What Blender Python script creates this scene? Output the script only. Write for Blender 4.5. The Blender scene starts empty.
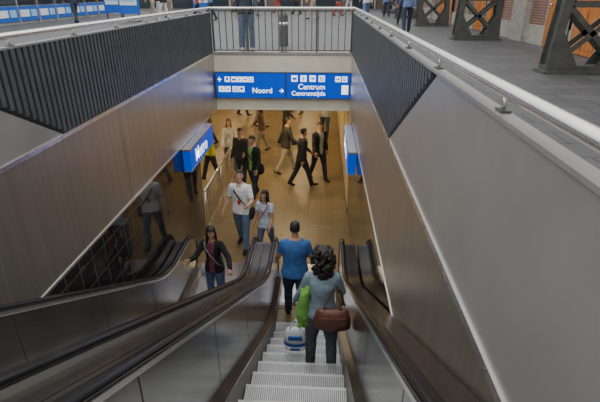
import bpy, math, random
import numpy as np
from mathutils import Vector, Matrix
random.seed(7)
V=Vector
S=bpy.context.scene
COL=S.collection

# ---------------------------------------------------------------- materials
MC={}
def mat(name, color, rough=0.6, metal=0.0, noise=0.0, nscale=8.0, bump=0.0, bscale=60.0, stretch=None, emit=0.0, spec=0.5, coat=0.0):
    if name in MC: return MC[name]
    m=bpy.data.materials.new(name); m.use_nodes=True
    nt=m.node_tree; b=nt.nodes['Principled BSDF']
    b.inputs['Base Color'].default_value=(*color,1); b.inputs['Roughness'].default_value=rough
    b.inputs['Metallic'].default_value=metal
    b.inputs['Specular IOR Level'].default_value=spec
    b.inputs['Coat Weight'].default_value=coat
    tc=nt.nodes.new('ShaderNodeTexCoord'); mp=nt.nodes.new('ShaderNodeMapping')
    nt.links.new(tc.outputs['Object'],mp.inputs['Vector'])
    if stretch: mp.inputs['Scale'].default_value=stretch
    if noise>0:
        n=nt.nodes.new('ShaderNodeTexNoise'); n.inputs['Scale'].default_value=nscale; n.inputs['Detail'].default_value=5
        nt.links.new(mp.outputs[0],n.inputs['Vector'])
        cr=nt.nodes.new('ShaderNodeValToRGB')
        lo=tuple(max(0,c*(1-noise)) for c in color); hi=tuple(min(1,c*(1+noise)) for c in color)
        cr.color_ramp.elements[0].position=.3; cr.color_ramp.elements[1].position=.7
        cr.color_ramp.elements[0].color=(*lo,1); cr.color_ramp.elements[1].color=(*hi,1)
        nt.links.new(n.outputs['Fac'],cr.inputs['Fac']); nt.links.new(cr.outputs[0],b.inputs['Base Color'])
    if bump>0:
        n2=nt.nodes.new('ShaderNodeTexNoise'); n2.inputs['Scale'].default_value=bscale; n2.inputs['Detail'].default_value=3
        nt.links.new(mp.outputs[0],n2.inputs['Vector'])
        bp=nt.nodes.new('ShaderNodeBump'); bp.inputs['Strength'].default_value=bump; bp.inputs['Distance'].default_value=.01
        nt.links.new(n2.outputs['Fac'],bp.inputs['Height']); nt.links.new(bp.outputs[0],b.inputs['Normal'])
    if emit>0:
        b.inputs['Emission Color'].default_value=(*color,1); b.inputs['Emission Strength'].default_value=emit
    MC[name]=m; return m

def tilemat(name, c1, c2, mortar, axes, w, h, msize=.006, rough=.3, offset=0.0, bumpy=.3, spec=.5):
    if name in MC: return MC[name]
    m=bpy.data.materials.new(name); m.use_nodes=True; nt=m.node_tree; b=nt.nodes['Principled BSDF']
    tc=nt.nodes.new('ShaderNodeTexCoord'); sp=nt.nodes.new('ShaderNodeSeparateXYZ'); cb=nt.nodes.new('ShaderNodeCombineXYZ')
    nt.links.new(tc.outputs['Object'],sp.inputs[0])
    nt.links.new(sp.outputs[axes[0]],cb.inputs[0]); nt.links.new(sp.outputs[axes[1]],cb.inputs[1])
    br=nt.nodes.new('ShaderNodeTexBrick'); br.offset=offset; br.inputs['Scale'].default_value=1
    br.inputs['Brick Width'].default_value=w; br.inputs['Row Height'].default_value=h
    br.inputs['Mortar Size'].default_value=msize; br.inputs['Color1'].default_value=(*c1,1); br.inputs['Color2'].default_value=(*c2,1)
    br.inputs['Mortar'].default_value=(*mortar,1); br.inputs['Mortar Smooth'].default_value=.1
    nt.links.new(cb.outputs[0],br.inputs['Vector'])
    n=nt.nodes.new('ShaderNodeTexNoise'); n.inputs['Scale'].default_value=1.3; n.inputs['Detail'].default_value=6
    nt.links.new(tc.outputs['Object'],n.inputs['Vector'])
    mx=nt.nodes.new('ShaderNodeMix'); mx.data_type='RGBA'; mx.blend_type='MULTIPLY'; mx.inputs['Factor'].default_value=.5
    nt.links.new(br.outputs['Color'],mx.inputs['A']); 
    mr=nt.nodes.new('ShaderNodeMapRange'); mr.inputs['To Min'].default_value=.4; mr.inputs['To Max'].default_value=1.5
    nt.links.new(n.outputs['Fac'],mr.inputs['Value']); nt.links.new(mr.outputs[0],mx.inputs['B'])
    nt.links.new(mx.outputs['Result'],b.inputs['Base Color'])
    b.inputs['Roughness'].default_value=rough; b.inputs['Specular IOR Level'].default_value=spec
    bp=nt.nodes.new('ShaderNodeBump'); bp.inputs['Strength'].default_value=bumpy; bp.inputs['Distance'].default_value=.004; bp.invert=True
    nt.links.new(br.outputs['Fac'],bp.inputs['Height']); nt.links.new(bp.outputs[0],b.inputs['Normal'])
    MC[name]=m; return m

STEEL=mat('brushed_steel',(.50,.46,.41),.36,.88,noise=.10,nscale=1.6,bump=.06,bscale=30,stretch=(1,9,.35))
DECK=mat('deck_steel',(.13,.118,.105),.22,.85,noise=.15,nscale=2,bump=.04,bscale=40,stretch=(20,1,1))
PANEL=mat('balustrade_steel',(.26,.255,.25),.20,.85,noise=.15,nscale=2,bump=.02,bscale=40)
SKIRT=mat('skirt_steel',(.10,.08,.065),.35,.6,noise=.2,nscale=3)
BRIGHT=mat('polished_steel',(.80,.79,.77),.25,.9,noise=.05,nscale=4)
RUBBER=mat('handrail_rubber',(.008,.008,.009),.22,0,noise=.1,nscale=4,spec=.45)
STEP=mat('step_aluminium',(.60,.61,.62),.5,.15,noise=.12,nscale=6)
STEPD=mat('step_groove_shade',(.20,.20,.205),.7,.1,noise=.2,nscale=6)  # darker copy of the step metal: recess shade painted into grooves and risers
PARA=mat('parapet_panel_paint',(.34,.335,.33),.4,.45,noise=.12,nscale=1.4,bump=.05,bscale=20)
RIB=mat('rib_paint',(.085,.095,.108),.45,.2,noise=.15,nscale=5)
RIBBACK=mat('rib_back',(.025,.028,.032),.7,noise=.1)
BEIGE=mat('fascia_enamel',(.80,.75,.62),.4,.0,noise=.06,nscale=3)
GAP=mat('joint_dark',(.02,.02,.02),.8,noise=.1)
TILE_L=tilemat('dark_tiles',(.014,.013,.014),(.022,.019,.019),(.08,.075,.065),(1,2),.30,.30,.007,.05,bumpy=.15,spec=.7)
FLOORLOW=tilemat('ochre_floor_tiles',(.25,.175,.085),(.21,.145,.07),(.13,.09,.05),(0,1),.30,.30,.005,.35,bumpy=.1)
FLOORUP=tilemat('dark_paving',(.075,.078,.085),(.10,.10,.105),(.04,.04,.045),(0,1),.6,.4,.012,.55,offset=.5,bumpy=.2)
BRICK=tilemat('red_brick',(.26,.11,.075),(.20,.085,.06),(.30,.26,.23),(1,2),.22,.07,.01,.8,offset=.5)
BRICKB=tilemat('dark_brick',(.14,.09,.07),(.10,.07,.06),(.18,.16,.14),(0,2),.22,.07,.01,.8,offset=.5)
CREAM=mat('cream_wall_panel',(.70,.56,.28),.5,0,noise=.08,nscale=2)
CEIL=mat('ceiling_slats',(.45,.42,.36),.6,0,noise=.1,nscale=3)
STONE=mat('plinth_stone',(.36,.34,.30),.8,0,noise=.2,nscale=6,bump=.2)
WOOD=mat('varnished_wood',(.50,.17,.035),.45,0,noise=.3,nscale=4,stretch=(6,6,.8))
IRON=mat('painted_iron',(.095,.10,.092),.5,.3,noise=.2,nscale=5,bump=.1)
GLASSD=mat('dark_glass',(.03,.04,.05),.06,0,noise=.1,nscale=1)
BLUE=mat('sign_blue',(.0,.065,.55),.3,0,noise=.03,nscale=2,emit=.55)
WHITE=mat('sign_white',(.92,.95,1.0),.4,0,noise=.02,nscale=2,emit=1.3)
LAMP=mat('lamp_diffuser',(1,.86,.64),.5,0,noise=.01,nscale=2,emit=3.0)

# ---------------------------------------------------------------- mesh builder
class MB:
    def __init__(s): s.v=[]; s.f=[]; s.m=[]; s.sm=[]; s.mats=[]
    def mi(s,m):
        if m not in s.mats: s.mats.append(m)
        return s.mats.index(m)
    def add(s,vs,fs,m,smooth=False):
        o=len(s.v); s.v.extend([tuple(p) for p in vs]); i=s.mi(m)
        for f in fs: s.f.append(tuple(a+o for a in f)); s.m.append(i); s.sm.append(smooth)
    def box(s,x0,x1,y0,y1,z0,z1,m):
        vs=[(x,y,z) for x in(x0,x1) for y in(y0,y1) for z in(z0,z1)]
        s.add(vs,[(0,1,3,2),(4,6,7,5),(0,4,5,1),(2,3,7,6),(0,2,6,4),(1,5,7,3)],m)
    def beam(s,p0,p1,w,h,m,up=(0,0,1)):
        p0=V(p0);p1=V(p1);d=(p1-p0).normalized();u=V(up)
        if abs(d.dot(u))>.98:u=V((0,1,0))
        a=d.cross(u).normalized()*w/2;b=a.cross(d).normalized()*h/2
        vs=[p+i*a+j*b for p in(p0,p1) for i in(-1,1) for j in(-1,1)]
        s.add(vs,[(0,1,3,2),(4,6,7,5),(0,4,5,1),(2,3,7,6),(0,2,6,4),(1,5,7,3)],m)
    def loft(s,secs,m,n=14,cap=True,smooth=True):
        vs=[];fs=[]
        for c,u,w in secs:
            for i in range(n):
                a=2*math.pi*i/n; vs.append(V(c)+V(u)*math.cos(a)+V(w)*math.sin(a))
        for k in range(len(secs)-1):
            for i in range(n):
                j=(i+1)%n; fs.append((k*n+i,k*n+j,(k+1)*n+j,(k+1)*n+i))
        if cap:
            vs.append(V(secs[0][0]));a=len(vs)-1;vs.append(V(secs[-1][0]));b=a+1;L=(len(secs)-1)*n
            for i in range(n):
                j=(i+1)%n; fs.append((a,j,i)); fs.append((b,L+i,L+j))
        s.add(vs,fs,m,smooth)
    def tube(s,pts,r,m,n=10,sy=1.0,cap=True):
        pts=[V(p) for p in pts];secs=[]
        rr=r if isinstance(r,(list,tuple)) else [r]*len(pts)
        for i,p in enumerate(pts):
            d=(pts[min(i+1,len(pts)-1)]-pts[max(i-1,0)]).normalized()
            ref=V((1,0,0)) if abs(d.x)<.9 else V((0,0,1))
            a=(ref-d*ref.dot(d)).normalized(); b=d.cross(a)
            secs.append((p,a*rr[i],b*rr[i]*sy))
        s.loft(secs,m,n,cap)
    def bone(s,p0,p1,rs,m,n=12):
        p0=V(p0);p1=V(p1);d=(p1-p0).normalized()
        ref=V((1,0,0)) if abs(d.x)<.9 else V((0,1,0))
        a=(ref-d*ref.dot(d)).normalized(); b=d.cross(a);secs=[]
        r0=rs[0];r1=rs[-1]
        for o,k in((-.95,.3),(-.8,.6),(-.45,.9)): secs.append((p0+d*r0*o,a*r0*k,b*r0*k))
        for i,r in enumerate(rs): secs.append((p0.lerp(p1,i/(len(rs)-1)),a*r,b*r))
        for o,k in((.45,.9),(.8,.6),(.95,.3)): secs.append((p1+d*r1*o,a*r1*k,b*r1*k))
        s.loft(secs,m,n)
    def ell(s,c,r,m,n=14,k=8):
        secs=[]
        for i in range(k+1):
            t=-1+2*i/k; t=math.sin(t*math.pi/2)*.995; q=math.sqrt(max(1e-4,1-t*t))
            secs.append((V(c)+V((0,0,r[2]*t)),V((r[0]*q,0,0)),V((0,r[1]*q,0))))
        s.loft(secs,m,n)
    def obj(s,name,parent=None):
        me=bpy.data.meshes.new(name); me.from_pydata(s.v,[],s.f); me.update()
        for m in s.mats: me.materials.append(m)
        me.polygons.foreach_set('material_index',s.m); me.polygons.foreach_set('use_smooth',s.sm)
        me.update()
        o=bpy.data.objects.new(name,me); COL.objects.link(o)
        if parent: o.parent=parent
        return o
def fixn(o):
    import bmesh
    bm=bmesh.new();bm.from_mesh(o.data);bmesh.ops.recalc_face_normals(bm,faces=bm.faces);bm.to_mesh(o.data);bm.free();return o
def empty(name,loc=(0,0,0)):
    o=bpy.data.objects.new(name,None);COL.objects.link(o);o.location=loc;return o

XL,XR=-2.66,.67
YE=11.4; ZL=-3.8; ZS=-1.33
# ---------------------------------------------------------------- escalators
K=math.tan(math.radians(30))
def base(y):
    hw=.5
    Y0=-.485;Y1=6.1
    def ramp(y,c):
        if y<=c-hw:return 0
        if y>=c+hw:return y-c
        return (y-c+hw)**2/(4*hw)
    return -K*(ramp(y,Y0)-ramp(y,Y1))
def ladder(y0,y1,st=.1):
    n=int(round((y1-y0)/st)); return [y0+(y1-y0)*i/n for i in range(n+1)]
YA,YB=-1.3,7.3
def escalator(name,cx,outer):
    root=empty(name,(0,0,0))
    st=MB(); npitch=50; w=1.0
    prof=[];gm=[]
    for i in range(npitch):
        x=cx-.5+w*i/npitch;p=w/npitch
        prof+= [(x,-.012),(x+p*.3,-.012),(x+p*.34,0),(x+p*.92,0),(x+p*.98,-.012)]
        gm+=[1,1,0,0,1]
    prof.append((cx+.5,-.012))
    yn=-.6
    while yn<6.75:
        z=base(yn); zn=base(yn+.4)
        rows=[]
        rows.append([(x,yn-.4,z+d) for x,d in prof])
        rows.append([(x,yn-.03,z+d) for x,d in prof])
        rows.append([(x,yn-.008,z+d*.4) for x,d in prof])
        rows.append([(x,yn+d*.8,z-.02) for x,d in prof])
        if z-zn>.02: rows.append([(x,yn-.03+d*.8,zn-.012) for x,d in prof])
        n=len(prof);vs=[p for r in rows for p in r];f0=[];f1=[]
        for k in range(len(rows)-1):
            for i in range(n-1):
                q=(k*n+i,k*n+i+1,(k+1)*n+i+1,(k+1)*n+i)
                if k>=3 or (gm[i] and k==0): f1.append(q)
                else: f0.append(q)
        st.add(vs,f0,STEP); st.add(vs,f1,STEPD); 
        st.box(cx-.5,cx+.5,yn+.004,yn+.02,zn-.002,zn+.003,GAP)
        yn+=.4
    st.box(cx-.5,cx+.5,6.75,8.1,ZL-.02,ZL+.006,BRIGHT)
    st.box(cx-.5,cx+.5,6.35+.35,6.78,ZL-.02,ZL+.012,STEP)
    st.box(cx-.5,cx+.5,-2.3,-1.0,-.02,.006,BRIGHT)
    st.obj('steps',root)
    ys=ladder(YA,YB)
    for s in(-1,1):
        b=MB()
        def strip(xa,za,xb,zb,m,y0=YA,y1=YB,sm=True):
            yy=ladder(y0,y1);vs=[]
            for y in yy: vs.append((cx+s*xa,y,base(y)+za));vs.append((cx+s*xb,y,base(y)+zb))
            b.add(vs,[(2*i,2*i+1,2*i+3,2*i+2) for i in range(len(yy)-1)],m,sm)
        strip(.505,-.4,.505,.17,SKIRT)
        strip(.505,.17,.515,.185,BRIGHT)
        strip(.515,.185,.585,.235,SKIRT)
        strip(.585,.235,.592,.92,PANEL)
        strip(.592,.92,.578,.935,BRIGHT); strip(.578,.935,.578,.965,BRIGHT); strip(.578,.965,.60,.968,BRIGHT)
        strip(.60,.968,.64,.968,GAP)
        strip(.64,.968,.662,.965,BRIGHT); strip(.662,.965,.664,.925,BRIGHT)
        ow=outer[0] if s<0 else outer[1]
        strip(.664,.925,ow-.004,.925,DECK,YA,YB)
        strip(ow-.004,.925,ow-.004,-.5,PANEL,YA,YB)
        y=.2
        while y<6.6:
            b.add([(cx+s*.5835,y,base(y)+.24),(cx+s*.5835,y+.008,base(y)+.24),(cx+s*.5905,y+.008,base(y)+.915),(cx+s*.5905,y,base(y)+.915)],[(0,1,2,3)],GAP); y+=1.3
        for ye,sg in((YB,1),(YA,-1)):
            zb=base(ye);cz=zb+.56;R=.39
            pts=[(ye,cz+R)]+[(ye+sg*R*math.sin(a),cz+R*math.cos(a)) for a in [math.pi*i/12 for i in range(1,13)]]
            vs=[];xi,xo=cx+s*.592,cx+s*.65
            for (yy,zz) in pts: vs+= [(xi,yy,zz),(xo,yy,zz)]
            nn=len(pts);fs=[(2*i,2*i+1,2*i+3,2*i+2) for i in range(nn-1)]
            vs+=[(xi,ye,cz),(xo,ye,cz)]
            for i in range(nn-1): fs+=[(2*nn,2*i,2*i+2),(2*nn+1,2*i+3,2*i+1)]
            b.add(vs,fs,PANEL)
            b.box(min(cx+s*.505,cx+s*(ow-.004)),max(cx+s*.505,cx+s*(ow-.004)),min(ye,ye+sg*.25),max(ye,ye+sg*.25),zb,zb+.2,PANEL)
            b.box(min(cx+s*.66,cx+s*(ow-.004)),max(cx+s*.66,cx+s*(ow-.004)),min(ye,ye+sg*.05),max(ye,ye+sg*.05),zb,zb+.925,PANEL)
        b.obj('balustrade_left' if s<0 else 'balustrade_right',root)
        h=MB();pts=[]
        x=cx+s*.62
        for ye,sg in((YA,-1),(YB,1)):
            zb=base(ye);cz=zb+.56;R=.43
            arc=[(x,ye+sg*R*math.sin(a),cz+R*math.cos(a)) for a in [math.pi*i/14 for i in range(1,14)]]
            if sg<0: pts+=arc[::-1]; pts+=[(x,y,base(y)+.99) for y in ys]
            else: pts+=arc
        h.tube(pts,.043,RUBBER,12,.55)
        h.obj('handrail_left' if s<0 else 'handrail_right',root)
    return root
escalator('escalator',-.21,(.808,.862))
escalator('escalator',-1.83,(.812,.812))

# ---------------------------------------------------------------- shaft walls
for side,X,sg in(('left',XL,-1),('right',XR,1)):
    b=MB()
    b.box(min(X+sg*.012,X+sg*.2),max(X+sg*.012,X+sg*.2),-2.0,YE+.0,ZS,-.03,GAP)
    y=-2.0;W=[2.4,2.6,2.8,2.8,2.8]
    for w in W:
        b.box(min(X,X+sg*.02),max(X,X+sg*.02),y+.003,min(y+w,YE)-.003,ZS,-.035,STEEL); y+=w
    fixn(b.obj('wall_'+side))
    b=MB(); b.box(min(X-sg*.012,X+sg*.02),max(X-sg*.012,X+sg*.02),-2.0,YE,-.035,.012,BRIGHT)
    b.box(min(X-sg*.008,X+sg*.02),max(X-sg*.008,X+sg*.02),-2.0,YE,ZS-.03,ZS,BRIGHT)
    y=-1.6
    while y<YE:
        b.ell((X-sg*.013,y,-.011),(.004,.009,.009),IRON,8,4); y+=.6
    fixn(b.obj('trim_'+side))
    ye=9.4 if side=='left' else 10.6
    b=MB(); b.box(min(X+sg*.001,X+sg*.25),max(X+sg*.001,X+sg*.25),-2.0,ye,ZL,ZS-.03,TILE_L)
    fixn(b.obj('wall_'+side+'_tiled'))
    b=MB()
    d0,d1=4.44,2.78; TOP=.90
    xa,xb=sorted((X+sg*.02,X+sg*.05))
    b.box(xa,xb,-2.0,YE,.012,TOP,RIBBACK)
    xi=X
    vs=[(xi,-2.0,.012),(xi,d0,.012),(xi,d1,TOP),(xi,-2.0,TOP)]
    vs2=[(X+sg*.02,p[1],p[2]) for p in vs]
    b.add(vs+vs2,[(0,1,2,3),(4,5,6,7),(0,4,5,1),(1,5,6,2),(2,6,7,3),(3,7,4,0)],PARA)
    y=2.85
    while y<YE-.03:
        zl=.014 if y>d0+.06 else .012+(d0+.06-y)/(d0-d1)*(TOP-.012)
        if TOP-zl>.04: b.box(min(X-sg*.008,X+sg*.022),max(X-sg*.008,X+sg*.022),y,y+.055,zl,TOP,RIB)
        y+=.09
    b.box(min(X-sg*.01,X+sg*.055),max(X-sg*.01,X+sg*.055),-2.0,YE,TOP,TOP+.018,PARA)
    fixn(b.obj('parapet_'+side))
b=MB(); hz=1.0
pts=[(XR+.03,-2.0,hz)]+[(XR+.03,y,hz) for y in range(0,11,2)]
def corner(cx,cy,a0,a1,r=.12):
    return [(cx+r*math.cos(math.radians(a0+(a1-a0)*i/6)),cy+r*math.sin(math.radians(a0+(a1-a0)*i/6)),hz) for i in range(7)]
pts+=corner(XR+.03-.12,YE-.12+.03,0,90)+corner(XL-.03+.12,YE-.12+.03,90,180)
pts+=[(XL-.03,y,hz) for y in (10,8,6,4,2,0,-2)]
b.tube(pts,.028,BRIGHT,12)
for X,sg in((XL,-1),(XR,1)):
    y=-1.5
    while y<YE-.3:
        b.tube([(X+sg*.03,y,.918),(X+sg*.03,y,hz-.01)],.009,BRIGHT,8)
        b.box(X+sg*.03-.02,X+sg*.03+.02,y-.035,y+.035,.919,.927,IRON); y+=1.1
fixn(b.obj('handrail'))
b=MB()
n=21
for i in range(n+1):
    x=XL+.02+(XR-XL-.04)*i/n
    b.box(x-.009,x+.009,YE+.06,YE+.09,.06,.93,IRON)
b.box(XL,XR,YE+.055,YE+.095,.93,.955,IRON); b.box(XL,XR,YE+.055,YE+.095,.05,.075,IRON)
for i in range(5):
    x=XL+.02+(XR-XL-.04)*i/4; b.box(x-.02,x+.02,YE+.05,YE+.10,.03,.965,IRON)
fixn(b.obj('railing'))
b=MB()
b.box(XL,XR,YE,YE+.15,ZS,-.04,BEIGE); b.box(XL-.01,XR+.01,YE-.015,YE+.17,-.04,.03,BRIGHT)
b.box(XL,XR,YE-.02,YE+.17,ZS-.03,ZS,BEIGE)
fixn(b.obj('wall_back_fascia'))
# ---------------------------------------------------------------- floors and ceilings
b=MB()
b.box(XR+.05,8.5,-6,46,-.12,0,FLOORUP); b.box(-22,XL-.05,-6,46,-.12,0,FLOORUP)
b.box(XL-.05,XR+.05,YE+.15,46,-.12,0,FLOORUP); b.box(XL-.05,XR+.05,-6,-1.0,-.12,0,FLOORUP)
fixn(b.obj('floor_upper'))
b=MB(); b.box(-12,XR+.4,-2.2,30,ZL-.15,ZL,FLOORLOW); fixn(b.obj('floor'))
b=MB(); b.box(-12,XR+.4,YE+.17,30,ZS-.03,ZS+.1,CEIL); b.box(-12,XL-.25,9.3,YE+.17,ZS-.03,ZS+.1,CEIL)
y=12.0
while y<29.5: b.box(-12,XR+.3,y,y+.03,ZS-.05,ZS-.03,RIB); y+=.6
fixn(b.obj('ceiling'))
b=MB(); b.box(XR,XR+.25,10.6,30,ZL,ZS-.05,CREAM)
for yy in (13.5,16.5,19.5,22.5): b.box(XR-.01,XR,yy,yy+.04,ZL,ZS-.05,BRIGHT)
b.box(XR-.012,XR,10.6,30,ZL,ZL+.12,RIB); fixn(b.obj('wall_right_passage'))
b=MB(); b.box(-12,XR+.3,29.5,29.8,ZL,ZS-.05,CREAM); fixn(b.obj('wall_far'))
b=MB(); b.box(-11.5,-11.2,9.4,29.5,ZL,ZS-.05,CREAM); fixn(b.obj('wall_passage_left'))
b=MB(); b.box(-11.2,XL-.25,9.2,9.4,ZL,ZS-.05,CREAM); fixn(b.obj('wall_passage_front'))
b=MB(); b.box(XL-.2,XR+.2,-2.2,-2.0,ZL,-.12,PANEL); fixn(b.obj('wall_front_shaft'))
b=MB(); 
for i in range(24):
    y=9.55+i*.14; b.box(XL+.0,XL+.02,y,y+.018,ZL+.08,ZL+1.0,BRIGHT)
b.tube([(XL+.01,9.45,ZL+1.02),(XL+.01,12.9,ZL+1.02)],.025,BRIGHT); b.box(XL,XL+.02,9.45,12.9,ZL+.06,ZL+.09,BRIGHT)
for y in(9.5,11.2,12.87): b.tube([(XL+.01,y,ZL),(XL+.01,y,ZL+1.02)],.022,BRIGHT)
fixn(b.obj('railing'))

# ---------------------------------------------------------------- signs
def text_mesh(body,size,loc,rot,m,parent,name,align='LEFT'):
    c=bpy.data.curves.new(name,'FONT');c.body=body;c.size=size;c.align_x=align;c.extrude=.002;c.offset=.002
    o=bpy.data.objects.new('tmp',c);COL.objects.link(o)
    me=bpy.data.meshes.new_from_object(o.evaluated_get(bpy.context.evaluated_depsgraph_get()))
    bpy.data.objects.remove(o)
    o=bpy.data.objects.new(name,me);COL.objects.link(o);me.materials.clear();me.materials.append(m)
    o.location=loc;o.rotation_euler=rot;o.parent=parent;return o
def icon(b,x,z,s,y,kind):
    b.box(x,x+s,y-.006,y,z,z+s,WHITE)
    f=lambda a0,a1,c0,c1:b.box(x+a0*s,x+a1*s,y-.009,y-.004,z+c0*s,z+c1*s,BLUE)
    k=kind%5
    if k==0: f(.25,.75,.35,.85);f(.2,.35,.12,.25);f(.65,.8,.12,.25)
    elif k==1: f(.15,.85,.3,.65);f(.25,.35,.15,.3);f(.65,.75,.15,.3)
    elif k==2: f(.42,.58,.15,.6);f(.4,.6,.68,.85);f(.25,.75,.45,.56)
    elif k==3: f(.15,.6,.42,.58);f(.5,.62,.25,.75);f(.62,.8,.38,.62)
    else: f(.2,.8,.2,.35);f(.2,.35,.35,.8);f(.65,.8,.35,.8);f(.2,.8,.7,.8)
def sign(x0,x1,kind):
    r=empty('direction_sign',((x0+x1)/2,YE-.1,-.74)); 
    b=MB();w=(x1-x0)/2;h=.30
    b.box(-w,w,-.0,.09,-h,h,BLUE)
    for a in((-w-.012,-w,-h-.012,h+.012),(w,w+.012,-h-.012,h+.012),(-w,w,h,h+.012),(-w,w,-h-.012,-h)): b.box(a[0],a[1],-.01,.095,a[2],a[3],IRON)
    if kind==0:
        for i in range(5): icon(b,-w+.22+i*.14+(0 if i<1 else .02),.08,.125,0,i)
        for i in range(4): icon(b,-w+.06+i*.155+(.0 if i<2 else .03),-.16,.135,0,i+2)
        b.box(-w+.08,-w+.10,-.006,0,.08,.20,WHITE)
        b.box(-w+.04,-w+.14,-.006,0,.13,.15,WHITE)
        b.box(w-.15,w-.05,-.006,0,-.135,-.115,WHITE); b.beam((w-.05,-.003,-.125),(w-.1,-.003,-.08),.006,.02,WHITE); b.beam((w-.05,-.003,-.125),(w-.1,-.003,-.17),.006,.02,WHITE)
    else:
        for i in range(4): icon(b,-w+.12+i*.22,.10,.15,0,i+1)
        for i in range(2): icon(b,w-.36+i*.16,.10,.13,0,i+3)
        b.box(w-.2,w-.04,-.006,0,-.2,.02,WHITE)
    fixn(b.obj('panel',r))
    R=(math.radians(90),0,0)
    if kind==0: text_mesh('Noord',.18,(.03,-.008,-.18),R,WHITE,r,'lettering')
    else:
        text_mesh('Centrum',.18,(-w+.28,-.008,-.08),R,WHITE,r,'lettering')
        text_mesh('Centrumzijde',.15,(-w+.12,-.008,-.23),R,WHITE,r,'lettering_2')
sign(XL+.04,-.92,0); sign(-.89,XR-.02,1)
def wallsign(X,sg,txt):
    r=empty('metro_sign',(X-sg*.1,9.1,ZS-.27));b=MB()
    b.box(-.07,.07,-.95,.95,-.2,.2,BLUE); b.box(-.08,.08,-.97,.97,.2,.235,BRIGHT); b.box(-.08,.08,-.97,.97,-.22,-.2,BRIGHT)
    fixn(b.obj('light_box',r))
    rz=math.radians(90) if sg<0 else math.radians(-90)
    text_mesh(txt,.38,(.075 if sg<0 else -.075,-.6 if sg<0 else .6,-.13),(math.radians(90),0,rz),WHITE,r,'lettering')
wallsign(XL,-1,'Metro'); wallsign(XR,1,'Metro')

# ---------------------------------------------------------------- upper hall surroundings
def column(y):
    b=MB();x0,x1=4.0,5.3;H=4.5
    def leg(xb,xt):
        p0=V((xb,y,.12));p1=V((xt,y,H))
        b.beam(p0,p1,.02,.30,IRON,up=(0,1,0)) 
        for dy in(-.15,.15): b.beam(p0+V((0,dy,0)),p1+V((0,dy,0)),.16,.018,IRON,up=(0,1,0))
        for k in range(26):
            q=p0.lerp(p1,k/26)
            for dx in(-.055,.055): b.ell((q.x+dx,y-.162,q.z),(.012,.008,.012),IRON,6,4)
    leg(x0+.05,x0+.38); leg(x1-.05,x1-.38)
    b.box(x0-.08,x1+.08,y-.24,y+.24,0,.05,IRON); b.box(x0-.02,x1+.02,y-.17,y+.17,.05,.14,IRON)
    for dy in(-.14,.14):
        zs=[.15,1.15,2.1,3.0,3.9]
        for i in range(4):
            f=lambda z:(x0+.05+.33*z/H,x1-.05-.33*z/H)
            a=f(zs[i]);c=f(zs[i+1])
            b.beam((a[0],y+dy,zs[i]),(c[1],y+dy,zs[i+1]),.09,.02,IRON,up=(0,1,0)); b.beam((a[1],y+dy,zs[i]),(c[0],y+dy,zs[i+1]),.09,.02,IRON,up=(0,1,0))
            b.box(c[0],c[1],y+dy-.01,y+dy+.01,zs[i+1]-.05,zs[i+1]+.05,IRON)
        for (xx,d) in((x0,1),(x1,-1)):
            b.add([(xx-.02*d,y+dy*1.15,.14),(xx+.5*d,y+dy*1.15,.14),(xx+.14*d,y+dy*1.15,.75)],[(0,1,2)],IRON)
    fixn(b.obj('iron_column'))
for y in(8.8,15.2,21.5,28,34.5): column(y)
b=MB(); XW=6.0
b.box(XW,XW+.4,-6,46,0,5,BRICK); b.box(XW-.08,XW,-6,46,0,.5,STONE)
for y in(8.8,15.2,21.5,28,34.5): b.box(XW-.18,XW,y-.5,y+.5,0,5,STONE)
fixn(b.obj('wall_right_upper'))
i=1
for y in(5.5,12.0,18.4,24.7):
    for dy in(-1.3,0.15):
        b=MB(); y0=y+dy
        b.box(XW-.12,XW-.082,y0,y0+1.15,.02,2.6,WOOD)
        for k in range(2):
            b.box(XW-.135,XW-.12,y0+.1+k*.52,y0+.1+k*.52+.43,.15,1.0,WOOD)
            b.box(XW-.13,XW-.12,y0+.1+k*.52,y0+.1+k*.52+.43,1.2,2.4,GLASSD)
        b.box(XW-.14,XW-.12,y0-.06,y0,0,2.7,STONE); b.box(XW-.14,XW-.12,y0+1.15,y0+1.21,0,2.7,STONE)
        b.ell((XW-.16,y0+1.0,1.05),(.03,.03,.03),BRIGHT,8,5)
        fixn(b.obj('door_%d'%i)); i+=1
b=MB(); b.box(-22,8.5,44,44.4,0,5,BRICKB)
for k in range(9):
    x=-20+k*3.2; b.box(x,x+1.9,43.95,44,.0,2.7,GLASSD); b.box(x-.15,x,43.9,44,0,2.9,STONE); b.box(x+1.9,x+2.05,43.9,44,0,2.9,STONE)
fixn(b.obj('wall_back_upper'))
POST=[mat('poster_blue',(.01,.09,.42),.4,noise=.1,emit=.3),mat('poster_lightblue',(.25,.5,.75),.4,noise=.1,emit=.2),mat('poster_white',(.75,.78,.8),.4,noise=.1,emit=.1)]
b=MB()
b.box(-15.5,-13.9,12,32,0,3.2,STONE)
y=12.2
while y<31.5:
    b.box(-13.9,-13.86,y,y+1.5,.12,.75,POST[0]); b.box(-13.86,-13.84,y+.1,y+.8,.3,.6,POST[2]); b.box(-13.86,-13.84,y+.95,y+1.4,.3,.6,POST[1])
    b.box(-13.9,-13.87,y,y+1.5,.8,2.4,GLASSD); b.box(-13.9,-13.82,y+1.5,y+1.6,0,2.6,BRIGHT); y+=1.6
b.box(-13.95,-13.7,12,32,2.4,2.9,POST[0])
fixn(b.obj('kiosk_shopfront'))
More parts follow.
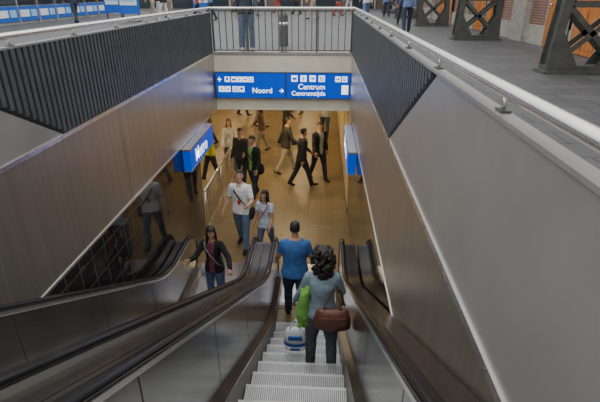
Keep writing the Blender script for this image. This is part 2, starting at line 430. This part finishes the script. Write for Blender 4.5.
for (x,y) in((-9.6,24),(-7.5,30),(-11,25.5)):
    b=MB(); b.box(x-.5,x+.5,y-.06,y+.06,.35,1.9,POST[0]); b.box(x-.42,x+.42,y-.07,y-.06,.75,1.8,POST[2]); b.box(x-.35,x+.35,y-.075,y-.07,.9,1.3,POST[1])
    b.box(x-.45,x-.4,y-.04,y+.04,0,.35,IRON); b.box(x+.4,x+.45,y-.04,y+.04,0,.35,IRON); b.box(x-.5,x+.5,y-.2,y+.2,0,.04,IRON)
    fixn(b.obj('poster_stand'))
b=MB(); b.tube([(-1.1,13.2,0),(-1.1,13.2,.03),(-1.1,13.2,.75),(-1.1,13.2,.85)],[.13,.12,.12,.09],IRON,16); b.tube([(-1.1,13.2,.5),(-1.1,13.2,.6)],.126,BRIGHT,16)
fixn(b.obj('litter_bin'))

# ---------------------------------------------------------------- people
def fab(c,rough=.85):
    key='fabric_%02x%02x%02x'%tuple(int(min(1,a)*255) for a in c)
    return mat(key,c,rough,0,noise=.22,nscale=14,bump=.25,bscale=25,spec=.25)
SKINS={'fair':mat('skin_fair',(.58,.34,.25),.5,noise=.06,nscale=20),'tan':mat('skin_tan',(.42,.235,.15),.5,noise=.06,nscale=20),'brown':mat('skin_brown',(.24,.12,.075),.5,noise=.06,nscale=20)}
EYEW=mat('eye_white',(.8,.8,.78),.2,noise=.02);EYED=mat('eye_dark',(.03,.02,.015),.15,noise=.02);LIP=mat('lips',(.42,.13,.11),.45,noise=.05)
def hairm(c): return mat('hair_%02x%02x%02x'%tuple(int(a*255) for a in c),c,.55,0,noise=.4,nscale=40,bump=.6,bscale=90,stretch=(1,1,.25))
def remesh(mb,vox,it=3):
    o=mb.obj('tmp'); md=o.modifiers.new('r','REMESH');md.mode='VOXEL';md.voxel_size=vox;md.use_smooth_shade=True
    if it: sm=o.modifiers.new('s','SMOOTH');sm.iterations=it;sm.factor=.5
    dg=bpy.context.evaluated_depsgraph_get();me=bpy.data.meshes.new_from_object(o.evaluated_get(dg))
    vs=np.empty(len(me.vertices)*3);me.vertices.foreach_get('co',vs);vs=vs.reshape(-1,3)
    fs=[tuple(p.vertices) for p in me.polygons]
    old=o.data;bpy.data.objects.remove(o);bpy.data.meshes.remove(old);bpy.data.meshes.remove(me)
    return vs,fs
HANDS={}
def hand(grip):
    if grip in HANDS:return HANDS[grip]
    b=MB();m=RUBBER
    b.loft([(V((0,0,.025)),V((.018,0,0)),V((0,.022,0))),(V((0,0,0)),V((.019,0,0)),V((0,.026,0))),(V((0,0,-.03)),V((.017,0,0)),V((0,.038,0))),(V((0,0,-.065)),V((.015,0,0)),V((0,.041,0))),(V((0,0,-.09)),V((.012,0,0)),V((0,.039,0)))],m,12)
    base_a,inc=((12,22) if not grip else (45,55))
    for y,L,sp in((.029,.068,.10),(.010,.077,.03),(-.010,.072,-.04),(-.029,.056,-.12)):
        p=V((0,y,-.082));a=math.radians(base_a);r=.0098
        for k,fr in enumerate((.45,.32,.25)):
            d=V((-math.sin(a),sp,-math.cos(a))).normalized();q=p+d*L*fr*1.1
            b.bone(p,q,[r,r*.93],m,8);p=q;r*=.92;a+=math.radians(inc)
    p=V((-.004,.028,-.02))
    for d,L,r in((V((-.25,.75,-.6)),.045,.014),(V((-.45,.35,-.8)),.034,.0115),(V((-.6,.05,-.8)),.026,.0095)):
        q=p+d.normalized()*L;b.bone(p,q,[r,r*.9],m,8);p=q
    HANDS[grip]=remesh(b,.0045,2);return HANDS[grip]
HS=[(-.012,.012,.075,.04),(0,.028,.092,.01),(.02,.042,.095,-.02),(.05,.054,.093,-.055),(.08,.062,.092,-.075),(.105,.067,.09,-.088),(.125,.069,.087,-.094),(.15,.072,.094,-.098),(.18,.070,.088,-.096),(.205,.06,.068,-.082),(.225,.04,.04,-.055),(.235,.015,.01,-.02)]
HEAD=None
def head():
    global HEAD
    if HEAD is None:
        b=MB();m=RUBBER
        b.loft([(V((0,(f+k)/2,z)),V((w,0,0)),V((0,(f-k)/2,0))) for z,w,f,k in HS],m,20)
        b.bone((0,.094,.135),(0,.112,.098),[.008,.013],m,8); b.ell((0,.100,.094),(.017,.012,.009),m,8,5)
        for s in(-1,1):
            b.ell((s*.072,-.008,.112),(.010,.021,.034),m,10,6); b.ell((s*.032,.088,.147),(.024,.011,.008),m,8,5); b.ell((s*.04,.068,.09),(.02,.018,.022),m,8,5)
        b.ell((0,.088,.012),(.02,.014,.014),m,8,5); b.ell((0,.092,.062),(.025,.009,.011),m,8,5)
        HEAD=remesh(b,.0065,1)
    return HEAD
HAIRS={}
def hair(style):
    if style in HAIRS:return HAIRS[style]
    rnd=random.Random(len(style)*13);b=MB();m=RUBBER
    def cap(g=.014,top=.012):
        secs=[]
        for z,w,f,k in HS[4:]:
            t=max(0,min(1,(z-.135)/.05)); front=f*t+(1-t)*(.012)
            if z>=.18: front=f+g
            zz=z+(top if z>.2 else 0)
            secs.append((V((0,(front+k-g)/2,zz)),V((w+g*.8,0,0)),V((0,(front-k+g)/2,0))))
        b.loft(secs,m,20)
    if style=='short': cap(.009,.010); v=.008
    elif style in('long','pony'):
        cap(.016,.012)
        if style=='long':
            b.loft([(V((0,-.045,.13)),V((.085,0,0)),V((0,.06,0))),(V((0,-.06,.04)),V((.092,0,0)),V((0,.055,0))),(V((0,-.075,-.05)),V((.10,0,0)),V((0,.045,0))),(V((0,-.085,-.14)),V((.085,0,0)),V((0,.035,0))),(V((0,-.085,-.2)),V((.04,0,0)),V((0,.02,0)))],m,16)
            for s in(-1,1): b.bone((s*.074,.02,.15),(s*.085,.02,-.08),[.02,.026,.022],m,8)
        else: b.bone((0,-.11,.15),(0,-.16,-.02),[.03,.036,.018],m,10)
        v=.009
    else: # curly
        cap(.02,.02)
        for i in range(260):
            a=rnd.uniform(0,2*math.pi);z=rnd.uniform(-.12,.25)
            if z<.16 and math.sin(a)>.25: continue
            q=math.sqrt(max(.05,1-((z-.07)/.21)**2))
            R=(.105*q+.024)*rnd.uniform(.93,1.12)
            b.ell((R*math.cos(a),-.02+R*1.05*math.sin(a),z),(.022,.022,.024),m,8,5)
        b.ell((0,-.03,.05),(.10,.085,.14),m,12,8)
        v=.008
    HAIRS[style]=remesh(b,v,2 if style!='curly' else 1);return HAIRS[style]
def dirv(a,abd,s): 
    a=math.radians(a);abd=math.radians(abd)
    return V((s*math.sin(abd),math.sin(a)*math.cos(abd),-math.cos(a)*math.cos(abd)))
def person(name,loc,heading,H=1.75,female=False,legs=((0,0),(0,0)),arms=((0,6,10),(0,6,10)),inw=(0,0),lean=2,side=0,
           top=(.1,.1,.1),pants=(.03,.04,.07),shoes=(.02,.02,.02),skin='fair',hcol=(.03,.02,.015),hstyle='short',sleeve=1.0,hem=-.10,inner=None,
           look=(0,0),vox=.017,detail=True,grip=(0,0),extras=None,shorts=False,bootlen=0.0,legabd=3,bulk=1.0):
    s=H/1.75;m=RUBBER;b=MB();segs=[]
    la=math.radians(lean);sd=math.radians(side)
    sp=V((math.sin(sd),math.sin(la),math.cos(la))).normalized();U=V((1,0,0));U=(U-sp*U.dot(sp)).normalized();W=sp.cross(U)
    if female: T=[(-.13,.13,.10),(-.08,.165,.12),(-.02,.175,.125),(.06,.155,.112),(.15,.128,.095),(.25,.135,.105),(.35,.15,.122),(.43,.16,.11),(.49,.145,.09),(.53,.09,.07),(.56,.055,.055)];sw=.158;hw=.088
    else: T=[(-.13,.13,.10),(-.08,.16,.115),(-.02,.168,.12),(.06,.163,.115),(.15,.155,.11),(.25,.162,.115),(.35,.178,.124),(.43,.187,.12),(.49,.17,.10),(.53,.11,.08),(.56,.062,.06)];sw=.178;hw=.092
    T=[(h,rx*bulk,ry*bulk) for h,rx,ry in T]
    loc_=lambda x,y,h:(U*x+W*y+sp*h)
    secs=[(loc_(0,0,h),U*rx,W*ry) for h,rx,ry in T]; b.loft(secs,m,18)
    if hem<-.06:
        b.loft([(loc_(0,0,hem),U*(.185 if not female else .182)*bulk,W*.135*bulk),(loc_(0,0,hem/2),U*.184*bulk,W*.132*bulk),(loc_(0,0,.1),U*(.165 if not female else .142)*bulk,W*.115*bulk)],m,18)
    nb=loc_(0,-.005,.50);hd=loc_(0,.012,.60)
    hb=loc_(0,.02,.625); b.bone(nb,hb,[.058,.053,.052] if not female else [.05,.045,.045],m); segs.append(('neck',loc_(0,0,.56),hb,.055,.052))
    feet=[]
    for i,sx in((0,-1),(1,1)):
        fa,kn=legs[i]
        hp=V((sx*hw,0,-.03)); td=dirv(fa,legabd,sx); kp=hp+td*.43; sdv=dirv(fa-kn,legabd*.3,sx); ap=kp+sdv*.405
        b.bone(hp,kp,[.092*bulk,.092*bulk,.08*bulk,.070],m); 
        if shorts: b.bone(kp,ap,[.055,.058,.045,.036],m)
        else: b.bone(kp,ap,[.070,.072,.066,.064],m)
        segs.append(('thigh',hp,kp,.092,.070)); segs.append(('shin',kp,ap,.070,.06))
        ph=(fa-kn)*.8 if fa-kn<0 else 8*(fa-kn>12)
        ph=math.radians(ph);fd=V((sx*.12,math.cos(ph),math.sin(ph))).normalized();fu=V((1,0,0)).cross(fd)
        R_=lambda y,z,w,h:(ap+fd*y+fu*z,V((w,0,0)),fu*h)
        b.loft([R_(-.066,-.045,.018,.022),R_(-.05,-.045,.036,.036),R_(0,-.035,.042,.05),R_(.06,-.045,.047,.040),R_(.12,-.05,.051,.031),R_(.175,-.055,.043,.026),R_(.2,-.06,.022,.015)],m,14)
        segs.append(('foot',ap+fu*-.045-fd*.04,ap+fd*.17+fu*-.055,.045,.035)); feet.append(min((ap+fu*-.082-fd*.05).z,(ap+fu*-.082+fd*.13).z))
    hands=[]
    for i,sx in((0,-1),(1,1)):
        fa,ab,el=arms[i]
        sh=loc_(sx*sw,0,.465); ud=dirv(fa,ab,sx); ep=sh+ud*.285; fd=dirv(fa+el,ab-inw[i],sx); wp=ep+fd*.245
        if sleeve>=1: ra=[.064,.058,.054];rf=[.054,.05,.042]
        elif sleeve>0: ra=[.065,.06,.05] ;rf=[.044,.040,.029]
        else: ra=[.052,.044,.041];rf=[.041,.038,.027]
        b.bone(loc_(sx*(sw-.045),0,.455),sh,[.065,.062],m); b.bone(sh,ep,ra,m);b.bone(ep,wp,rf,m)
        segs.append(('uarm',sh,ep,.060,.05));segs.append(('farm',ep,wp,.046,.036)); hands.append((wp,fd,sx,grip[i]))
    dz=-min(feet)
    vs,fs=remesh(b,vox/s*1.0,3)
    P=np.array([np.mean(vs[list(f)],axis=0) for f in fs])
    lab=np.zeros(len(P),int)
    xs=P@np.array(U);ysn=P@np.array(W);hh=P@np.array(sp)
    rx=np.interp(hh,[t[0] for t in T],[t[1] for t in T]);ry=np.interp(hh,[t[0] for t in T],[t[2] for t in T])
    d=(np.sqrt((xs/rx)**2+(ysn/ry)**2)-1)*np.minimum(rx,ry); d=np.where((hh<min(hem,-.08)-.0),d+9,d); d=np.where(hh>.565,9,d)
    best=d.copy();tt=hh.copy()
    for k,(nm,p0,p1,r0,r1) in enumerate(segs):
        a=np.array(p0);c=np.array(p1)-a;L=c@c;t=np.clip(((P-a)@c)/L,0,1)
        dd=np.linalg.norm(P-(a+t[:,None]*c),axis=1)-(r0+(r1-r0)*t)
        if nm=='thigh': dd=dd+np.where(hh>min(hem,-.05),.5,0)
        q=dd<best;best=np.where(q,dd,best);lab=np.where(q,k+1,lab);tt=np.where(q,t,tt)
    out=MB();mt,mp,ms,mk=fab(top),fab(pants),fab(shoes,.5),SKINS[skin];mi_=fab(inner) if inner else None
    idx={k:out.mi(k) for k in (mt,mp,ms,mk)}
    if mi_: idx[mi_]=out.mi(mi_)
    Minv=Matrix.Translation(V((0,0,dz)))
    def put(vsx,fsx,mat_list,Mx):
        o=len(out.v);A=np.array(Mx);vv=np.asarray(vsx);r=(vv@A[:3,:3].T+A[:3,3])
        out.v.extend(map(tuple,r))
        flip=np.linalg.det(A[:3,:3])<0
        for f in fsx: out.f.append(tuple(a+o for a in (f[::-1] if flip else f)))
        if isinstance(mat_list,list): out.m.extend(mat_list)
        else: out.m.extend([out.mi(mat_list)]*len(fsx))
        out.sm.extend([True]*len(fsx))
    ml=[]
    for k in range(len(fs)):
        nm='torso' if lab[k]==0 else segs[lab[k]-1][0];t=tt[k]
        if nm=='torso':
            h=hh[k]
            if h<hem: mm=mp
            elif h>.545 or (h>.50 and ysn[k]>.03 and abs(xs[k])<.05): mm=mi_ if (mi_ and h<.53) else mk
            elif mi_ and ysn[k]>0.02 and abs(xs[k])<.05+.05*max(0,h-.1): mm=mi_
            else: mm=mt
        elif nm=='neck': mm=mk
        elif nm=='uarm': mm=mt if t<(sleeve*1.3 if sleeve<1 else 2) and sleeve>0 else mk
        elif nm=='farm': mm=mt if (sleeve>=1) else mk
        elif nm=='thigh': mm=mp
        elif nm=='shin': mm=(mk if shorts and t>.1 else (ms if t>1-bootlen else mp))
        else: mm=ms
        ml.append(idx[mm])
    put(vs,fs,ml,Minv)
    if detail:
        for wp,fd,sx,g in hands:
            z=-fd;y=V((0,1,0));y=(y-z*y.dot(z));y=y.normalized() if y.length>.2 else V((0,0,1))
            x=y.cross(z).normalized();y=z.cross(x)
            R3=Matrix((x,y,z)).transposed().to_4x4()
            M=Minv@Matrix.Translation(wp+fd*.01)@R3@Matrix.Diagonal((sx*1.0,1.0,1.0,1))
            hv,hf=hand(g);put(hv,hf,mk,M)
    yaw,pitch=look
    MH=Minv@Matrix.Translation(hd-V((0,.0,.008)))@Matrix.Rotation(math.radians(yaw),4,'Z')@Matrix.Rotation(math.radians(-pitch),4,'X')@Matrix.Diagonal((.97,.97,.97,1))
    hv,hf=head();put(hv,hf,mk,MH)
    hv,hf=hair(hstyle);put(hv,hf,hairm(hcol),MH)
    if detail:
        e=MB()
        for sx in(-1,1):
            e.ell((sx*.031,.081,.123),(.0135,.0115,.009),EYEW,8,6); e.ell((sx*.031,.0895,.123),(.006,.005,.0065),EYED,8,5)
            e.ell((sx*.032,.0975,.148),(.019,.004,.004),hairm(hcol),8,4)
        e.ell((0,.100,.062),(.021,.005,.0065),LIP,10,5)
        for mm in e.mats:
            sel=[f for f,mi in zip(e.f,e.m) if e.mats[mi]==mm]; put(e.v,sel,mm,MH)
    o=out.obj(name)
    root=o
    root.matrix_world=Matrix.Translation(V(loc))@Matrix.Rotation(math.radians(heading),4,'Z')@Matrix.Diagonal((s,s,s,1))
    info=dict(pel=dz,hands=[(Minv@(h[0]+h[1]*.1)) for h in hands],head=MH,loc=lambda x,y,h:(loc_(x,y,h)+V((0,0,dz))))
    if extras:
        e=MB();extras(e,info)
        e.obj('carried_things',root)
    return root,info

def strap(e,info,m,side=1,cross=True,w=.018):
    L=info['loc'];
    pts=[(side*-.17 if cross else side*.13,.0,-.02),(side*-.12,.13,.12),(0,.14,.28),(side*.09,.13,.42),(side*.12,.06,.51),(side*.12,-.05,.51),(side*.09,-.13,.42),(0,-.145,.25),(side*-.12,-.13,.1),(side*-.17,0,-.02)]
    e.tube([L(*p) for p in pts],w,m,8,.5)
BLK=fab((.02,.02,.022))
def bag(e,c,r,m,n=16):
    c=V(c);e.loft([(c+V((0,0,-r[2])),V((r[0]*.8,0,0)),V((0,r[1]*.7,0))),(c+V((0,0,-r[2]*.85)),V((r[0],0,0)),V((0,r[1],0))),(c+V((0,0,0)),V((r[0]*.98,0,0)),V((0,r[1]*1.05,0))),(c+V((0,0,r[2]*.8)),V((r[0]*.85,0,0)),V((0,r[1]*.6,0))),(c+V((0,0,r[2])),V((r[0]*.75,0,0)),V((0,r[1]*.25,0)))],m,n)

walkA=((17,3),(-12,12)); walkB=((-12,12),(17,3))
person('man_in_blue_shirt',(-.40,6.38,ZL),0,1.82,legs=((12,8),(-8,12)),arms=((14,18,28),(8,18,30)),inw=(10,0),top=(.05,.15,.40),pants=(.035,.045,.08),skin='tan',hcol=(.025,.02,.018),hstyle='short',sleeve=.5,look=(0,8),vox=.013,bulk=1.2)
LEATH=mat('brown_leather',(.13,.05,.035),.4,0,noise=.25,nscale=10,bump=.2,bscale=30)
GREEN=fab((.17,.40,.08))
def exw(e,i):
    L=i['loc']
    c=L(.12,-.19,.02)
    bag(e,c,(.22,.085,.14),LEATH,20)
    e.box(c.x-.15,c.x+.15,c.y-.097,c.y-.08,c.z-.02,c.z+.07,LEATH)
    for dx in(-.1,.1): e.tube([c+V((dx,-.02,.1)),c+V((dx*.9,-.0,.2)),L(.14,-.06,.40),L(.13,0,.52),L(.16,.08,.42),c+V((dx+.05,.11,.1))],.012,LEATH,8)
    pts=[L(-.16,-.02,.36),L(-.195,-.03,.26),L(-.225,-.03,.12),L(-.235,-.02,-.02),L(-.23,.0,-.16),L(-.22,.01,-.24)]
    rs=[(.03,.05),(.06,.085),(.065,.08),(.085,.09),(.07,.08),(.03,.05)]
    cm=MB()
    cm.loft([(p,V((a,0,0)),V((0,c2,0))) for p,(a,c2) in zip(pts,rs)],GREEN,14)
    rnd=random.Random(3)
    for k in range(26):
        p=pts[1].lerp(pts[4],rnd.random());cm.bone(p+V((rnd.uniform(-.05,.05),rnd.uniform(-.08,.06),.06)),p+V((rnd.uniform(-.06,.06),rnd.uniform(-.09,.06),-.08)),[.014,.02],GREEN,8)
    v_,f_=remesh(cm,.01,1); e.add(v_,f_,GREEN,True)
    e.loft([(L(.19,.06,.22),V((.03,0,0)),V((0,.06,0))),(L(.22,.07,.14),V((.045,0,0)),V((0,.07,0))),(L(.235,.07,.05),V((.03,0,0)),V((0,.05,0)))],GREEN,12)
yw=4.32; zt=base(4.6)
person('woman_with_handbag',(.04,yw,zt),0,1.68,female=True,legs=((4,2),(-3,6)),legabd=5,arms=((16,18,12),(18,16,55)),inw=(-2,25),top=(.21,.28,.34),pants=(.085,.09,.115),shoes=(.20,.08,.04),skin='brown',hcol=(.014,.010,.008),hstyle='curly',hem=-.05,look=(6,6),vox=.011,grip=(1,1),extras=exw,bootlen=.12,bulk=1.14)
b=MB();WP=mat('plastic_bag_white',(.80,.82,.86),.35,noise=.05,nscale=10,bump=.4,bscale=9);BP=mat('plastic_bag_blue',(.015,.07,.36),.35,noise=.1,nscale=8,bump=.4,bscale=9)
def bsec(z,w,d,dx=0): return (V((dx,0,z)),V((w,0,0)),V((0,d,0)))
b.loft([bsec(0,.115,.05),bsec(.02,.14,.075),bsec(.09,.15,.08)],WP,20)
b.loft([bsec(.09,.15,.08),bsec(.14,.15,.077)],BP,20)
b.loft([bsec(.14,.15,.077),bsec(.2,.145,.07),bsec(.28,.13,.05),bsec(.34,.11,.03)],WP,20)
b.box(-.09,.09,-.080,-.05,.20,.25,BP); b.box(-.06,.06,-.09,-.06,.045,.075,BP)
for dy in(-.02,.02): b.tube([(-.07,dy,.33),(-.05,dy,.42),(0,dy*.3,.47),(.05,dy,.42),(.07,dy,.33)],.008,WP,8)
o=b.obj('shopping_bag'); o.location=(-.29,4.66,base(5.0)+.245)
person('woman_in_black',(-1.80,6.62,ZL+.0),172,1.62,female=True,legs=((4,4),(0,2)),arms=((30,38,35),(45,20,60)),inw=(15,20),top=(.018,.018,.02),pants=(.08,.12,.22),skin='tan',hcol=(.012,.01,.01),hstyle='long',look=(25,5),vox=.012,grip=(1,1),inner=(.16,.04,.07),extras=lambda e,i:(strap(e,i,fab((.2,.2,.22))),bag(e,i['loc'](.2,.02,-.1),(.06,.11,.11),fab((.35,.35,.38)))),bulk=1.06)
RED=fab((.5,.03,.03))
def exl(e,i):
    L=i['loc'];strap(e,i,BLK,1,True,.016)
    e.tube([L(-.07,.03,.53),L(-.05,.125,.40),L(0,.135,.22),L(.05,.13,.40),L(.07,.03,.53)],.007,RED,8); e.box(-.03,.03,L(0,.135,.2).y,L(0,.155,.2).y,L(0,0,.14).z,L(0,0,.22).z,RED)
    bag(e,L(-.22,.0,-.1),(.06,.13,.12),fab((.03,.03,.035)))
person('man_in_white_tshirt',(-1.68,8.75,ZL),172,1.80,legs=walkA,arms=((22,18,70),(-5,18,35)),inw=(20,0),top=(.90,.90,.90),pants=(.13,.19,.29),skin='fair',hcol=(.03,.02,.012),hstyle='short',sleeve=.6,look=(10,-14),vox=.012,grip=(1,0),extras=exl,bulk=1.14)
person('girl_in_pale_top',(-1.12,8.35,ZL),160,1.54,female=True,legs=walkB,arms=((15,10,40),(10,8,30)),top=(.52,.60,.72),pants=(.10,.13,.2),skin='tan',hcol=(.012,.01,.01),hstyle='long',sleeve=.4,look=(-10,-8),vox=.013,extras=lambda e,i:strap(e,i,RED,-1,True,.01))
person('man_in_black_jacket',(-1.80,11.4,ZL),150,1.76,legs=walkA,arms=((10,12,30),(-10,14,35)),top=(.02,.02,.022),inner=(.18,.38,.10),pants=(.04,.045,.06),skin='tan',hstyle='short',look=(-10,0),extras=lambda e,i:(strap(e,i,BLK),bag(e,i['loc'](-.22,0,-.05),(.07,.14,.14),BLK)),bulk=1.15)
person('man_in_beige_trousers',(-1.10,13.4,ZL),-75,1.76,legs=((22,4),(-16,14)),arms=((-22,8,15),(25,8,25)),top=(.05,.045,.04),pants=(.45,.39,.28),hstyle='short',skin='tan',look=(0,0),lean=5,bulk=1.15)
person('man_in_dark_coat',(-.56,12.3,ZL),-70,1.74,legs=((-16,14),(20,3)),arms=((25,8,20),(-18,8,15)),top=(.035,.032,.035),pants=(.03,.03,.035),hstyle='short',skin='tan',look=(15,0),lean=4,hem=-.16,bulk=1.15)
person('man_in_leather_jacket',(-.08,12.85,ZL),-150,1.78,legs=((16,4),(-14,14)),arms=((-15,12,18),(20,12,25)),top=(.018,.018,.02),inner=(.3,.3,.32),pants=(.03,.035,.05),hstyle='short',skin='tan',lean=3,bulk=1.16)
person('man_in_yellow_jacket',(-3.25,12.6,ZL),120,1.72,legs=walkB,arms=((20,14,60),(5,12,50)),top=(.55,.55,.04),pants=(.05,.05,.06),hcol=(.5,.45,.1),hstyle='short',skin='fair',bulk=1.1)
person('woman_in_white_jacket',(-2.85,13.5,ZL),200,1.66,female=True,legs=walkA,arms=((15,10,50),(10,10,30)),top=(.62,.60,.56),pants=(.08,.1,.16),hcol=(.25,.14,.06),hstyle='long',skin='fair',bulk=1.1)
person('man_in_dark_shirt',(-2.25,12.2,ZL),165,1.74,legs=walkA,arms=((25,10,60),(0,10,20)),top=(.05,.045,.045),pants=(.05,.05,.06),hstyle='short',skin='tan',bulk=1.15)
C=[(.05,.05,.06),(.16,.10,.08),(.3,.29,.26),(.05,.08,.14),(.10,.09,.06),(.4,.4,.39)]
far=[(-1.3,16.2,-80),(-4.1,16.0,100),(-2.6,18.6,-90),(-5.4,14.6,20),(-1.2,21.0,90),(.1,17.2,170),(-3.6,20.5,-90),(-2.1,15.4,100)]
for k,(x,y,h) in enumerate(far):
    f=k%3==1
    person('passerby',(x,y,ZL),h,1.66 if f else 1.77,female=f,legs=walkA if k%2 else walkB,arms=((18,8,25),(-15,8,15)) if k%2==0 else ((-15,8,15),(18,8,30)),top=C[k%6],pants=C[(k*2+3)%5],hstyle='long' if f else 'short',skin=('tan','fair')[k%2],vox=.022,bulk=1.1)
up=[(-1.9,11.95,185,(.14,.18,.27)),(-7.9,24,80,0),(-7.0,27,-80,0),(-5.8,25,100,0),(-5.2,31,90,0),(-4.2,29,-90,0),(-9.0,28,20,0),(-3.2,34,90,0),(-10.5,31,90,0),(-6.3,35,-90,0),
    (2.9,17.5,0,0),(3.4,22,180,0),(2.0,24,10,0),(-.6,26,90,0),(.8,30,-90,0),(1.6,33,60,0),(-1.8,32,90,0),(3.6,29,180,0),(-11.6,22.5,60,0),(-8.2,31.5,0,0),(-10.0,28.5,90,0)]
UC=[(.04,.05,.09),(.45,.06,.06),(.05,.06,.08),(.6,.6,.6),(.14,.2,.36),(.03,.03,.03),(.4,.34,.25)]
for k,(x,y,h,pc) in enumerate(up):
    f=k%3==2
    person('traveller',(x,y,0),h,1.67 if f else 1.78,female=f,legs=((2,2),(0,2)) if k==0 else (walkA if k%2 else walkB),arms=((18,8,25),(-15,8,15)),top=UC[(k*3+2)%7],pants=pc if pc else UC[(k*2+1)%7],shoes=(.45,.43,.4) if k==0 else (.03,.03,.03),hstyle='long' if f else 'short',skin=('tan','fair')[k%2],vox=.017 if k==0 else .026)

# ---------------------------------------------------------------- lights
def area(name,loc,size,power,color,rot=(0,0,0)):
    l=bpy.data.lights.new(name,'AREA');l.shape='RECTANGLE';l.size=size[0];l.size_y=size[1];l.energy=power;l.color=color
    o=bpy.data.objects.new(name,l);COL.objects.link(o);o.location=loc;o.rotation_euler=rot;return o
for x in(-1.0,-4.5,-8.0):
    for y in(12.6,16,19.5,23.5,27.5):
        r=empty('ceiling_light',(x,y,ZS-.09));b=MB();b.box(-.75,.75,-.12,.12,-.0,.055,BRIGHT);b.box(-.72,.72,-.1,.1,-.012,0,LAMP);fixn(b.obj('fitting',r))
        a=area('lamp',(0,0,-.03),(1.4,.2),40,(1,.75,.40));a.parent=r
W=bpy.data.worlds.new('World');S.world=W;W.use_nodes=True
nt=W.node_tree;bg=nt.nodes['Background'];bg.inputs[1].default_value=2.1
tc=nt.nodes.new('ShaderNodeTexCoord');sp=nt.nodes.new('ShaderNodeSeparateXYZ');cr=nt.nodes.new('ShaderNodeValToRGB')
nt.links.new(tc.outputs['Generated'],sp.inputs[0]);nt.links.new(sp.outputs[2],cr.inputs[0]);nt.links.new(cr.outputs[0],bg.inputs[0])
cr.color_ramp.elements[0].position=0;cr.color_ramp.elements[0].color=(.30,.31,.32,1)
cr.color_ramp.elements[1].position=.6;cr.color_ramp.elements[1].color=(1.0,1.0,.98,1)

# ---------------------------------------------------------------- camera
cam=bpy.data.cameras.new('camera');cam.sensor_width=36;cam.lens=27.48;cam.clip_start=.05
co=bpy.data.objects.new('camera',cam);COL.objects.link(co);co.location=(0,0,1.34);co.rotation_euler=(math.radians(65.47),0,math.radians(2.84))
S.camera=co
print('OBJ',len(bpy.data.objects))
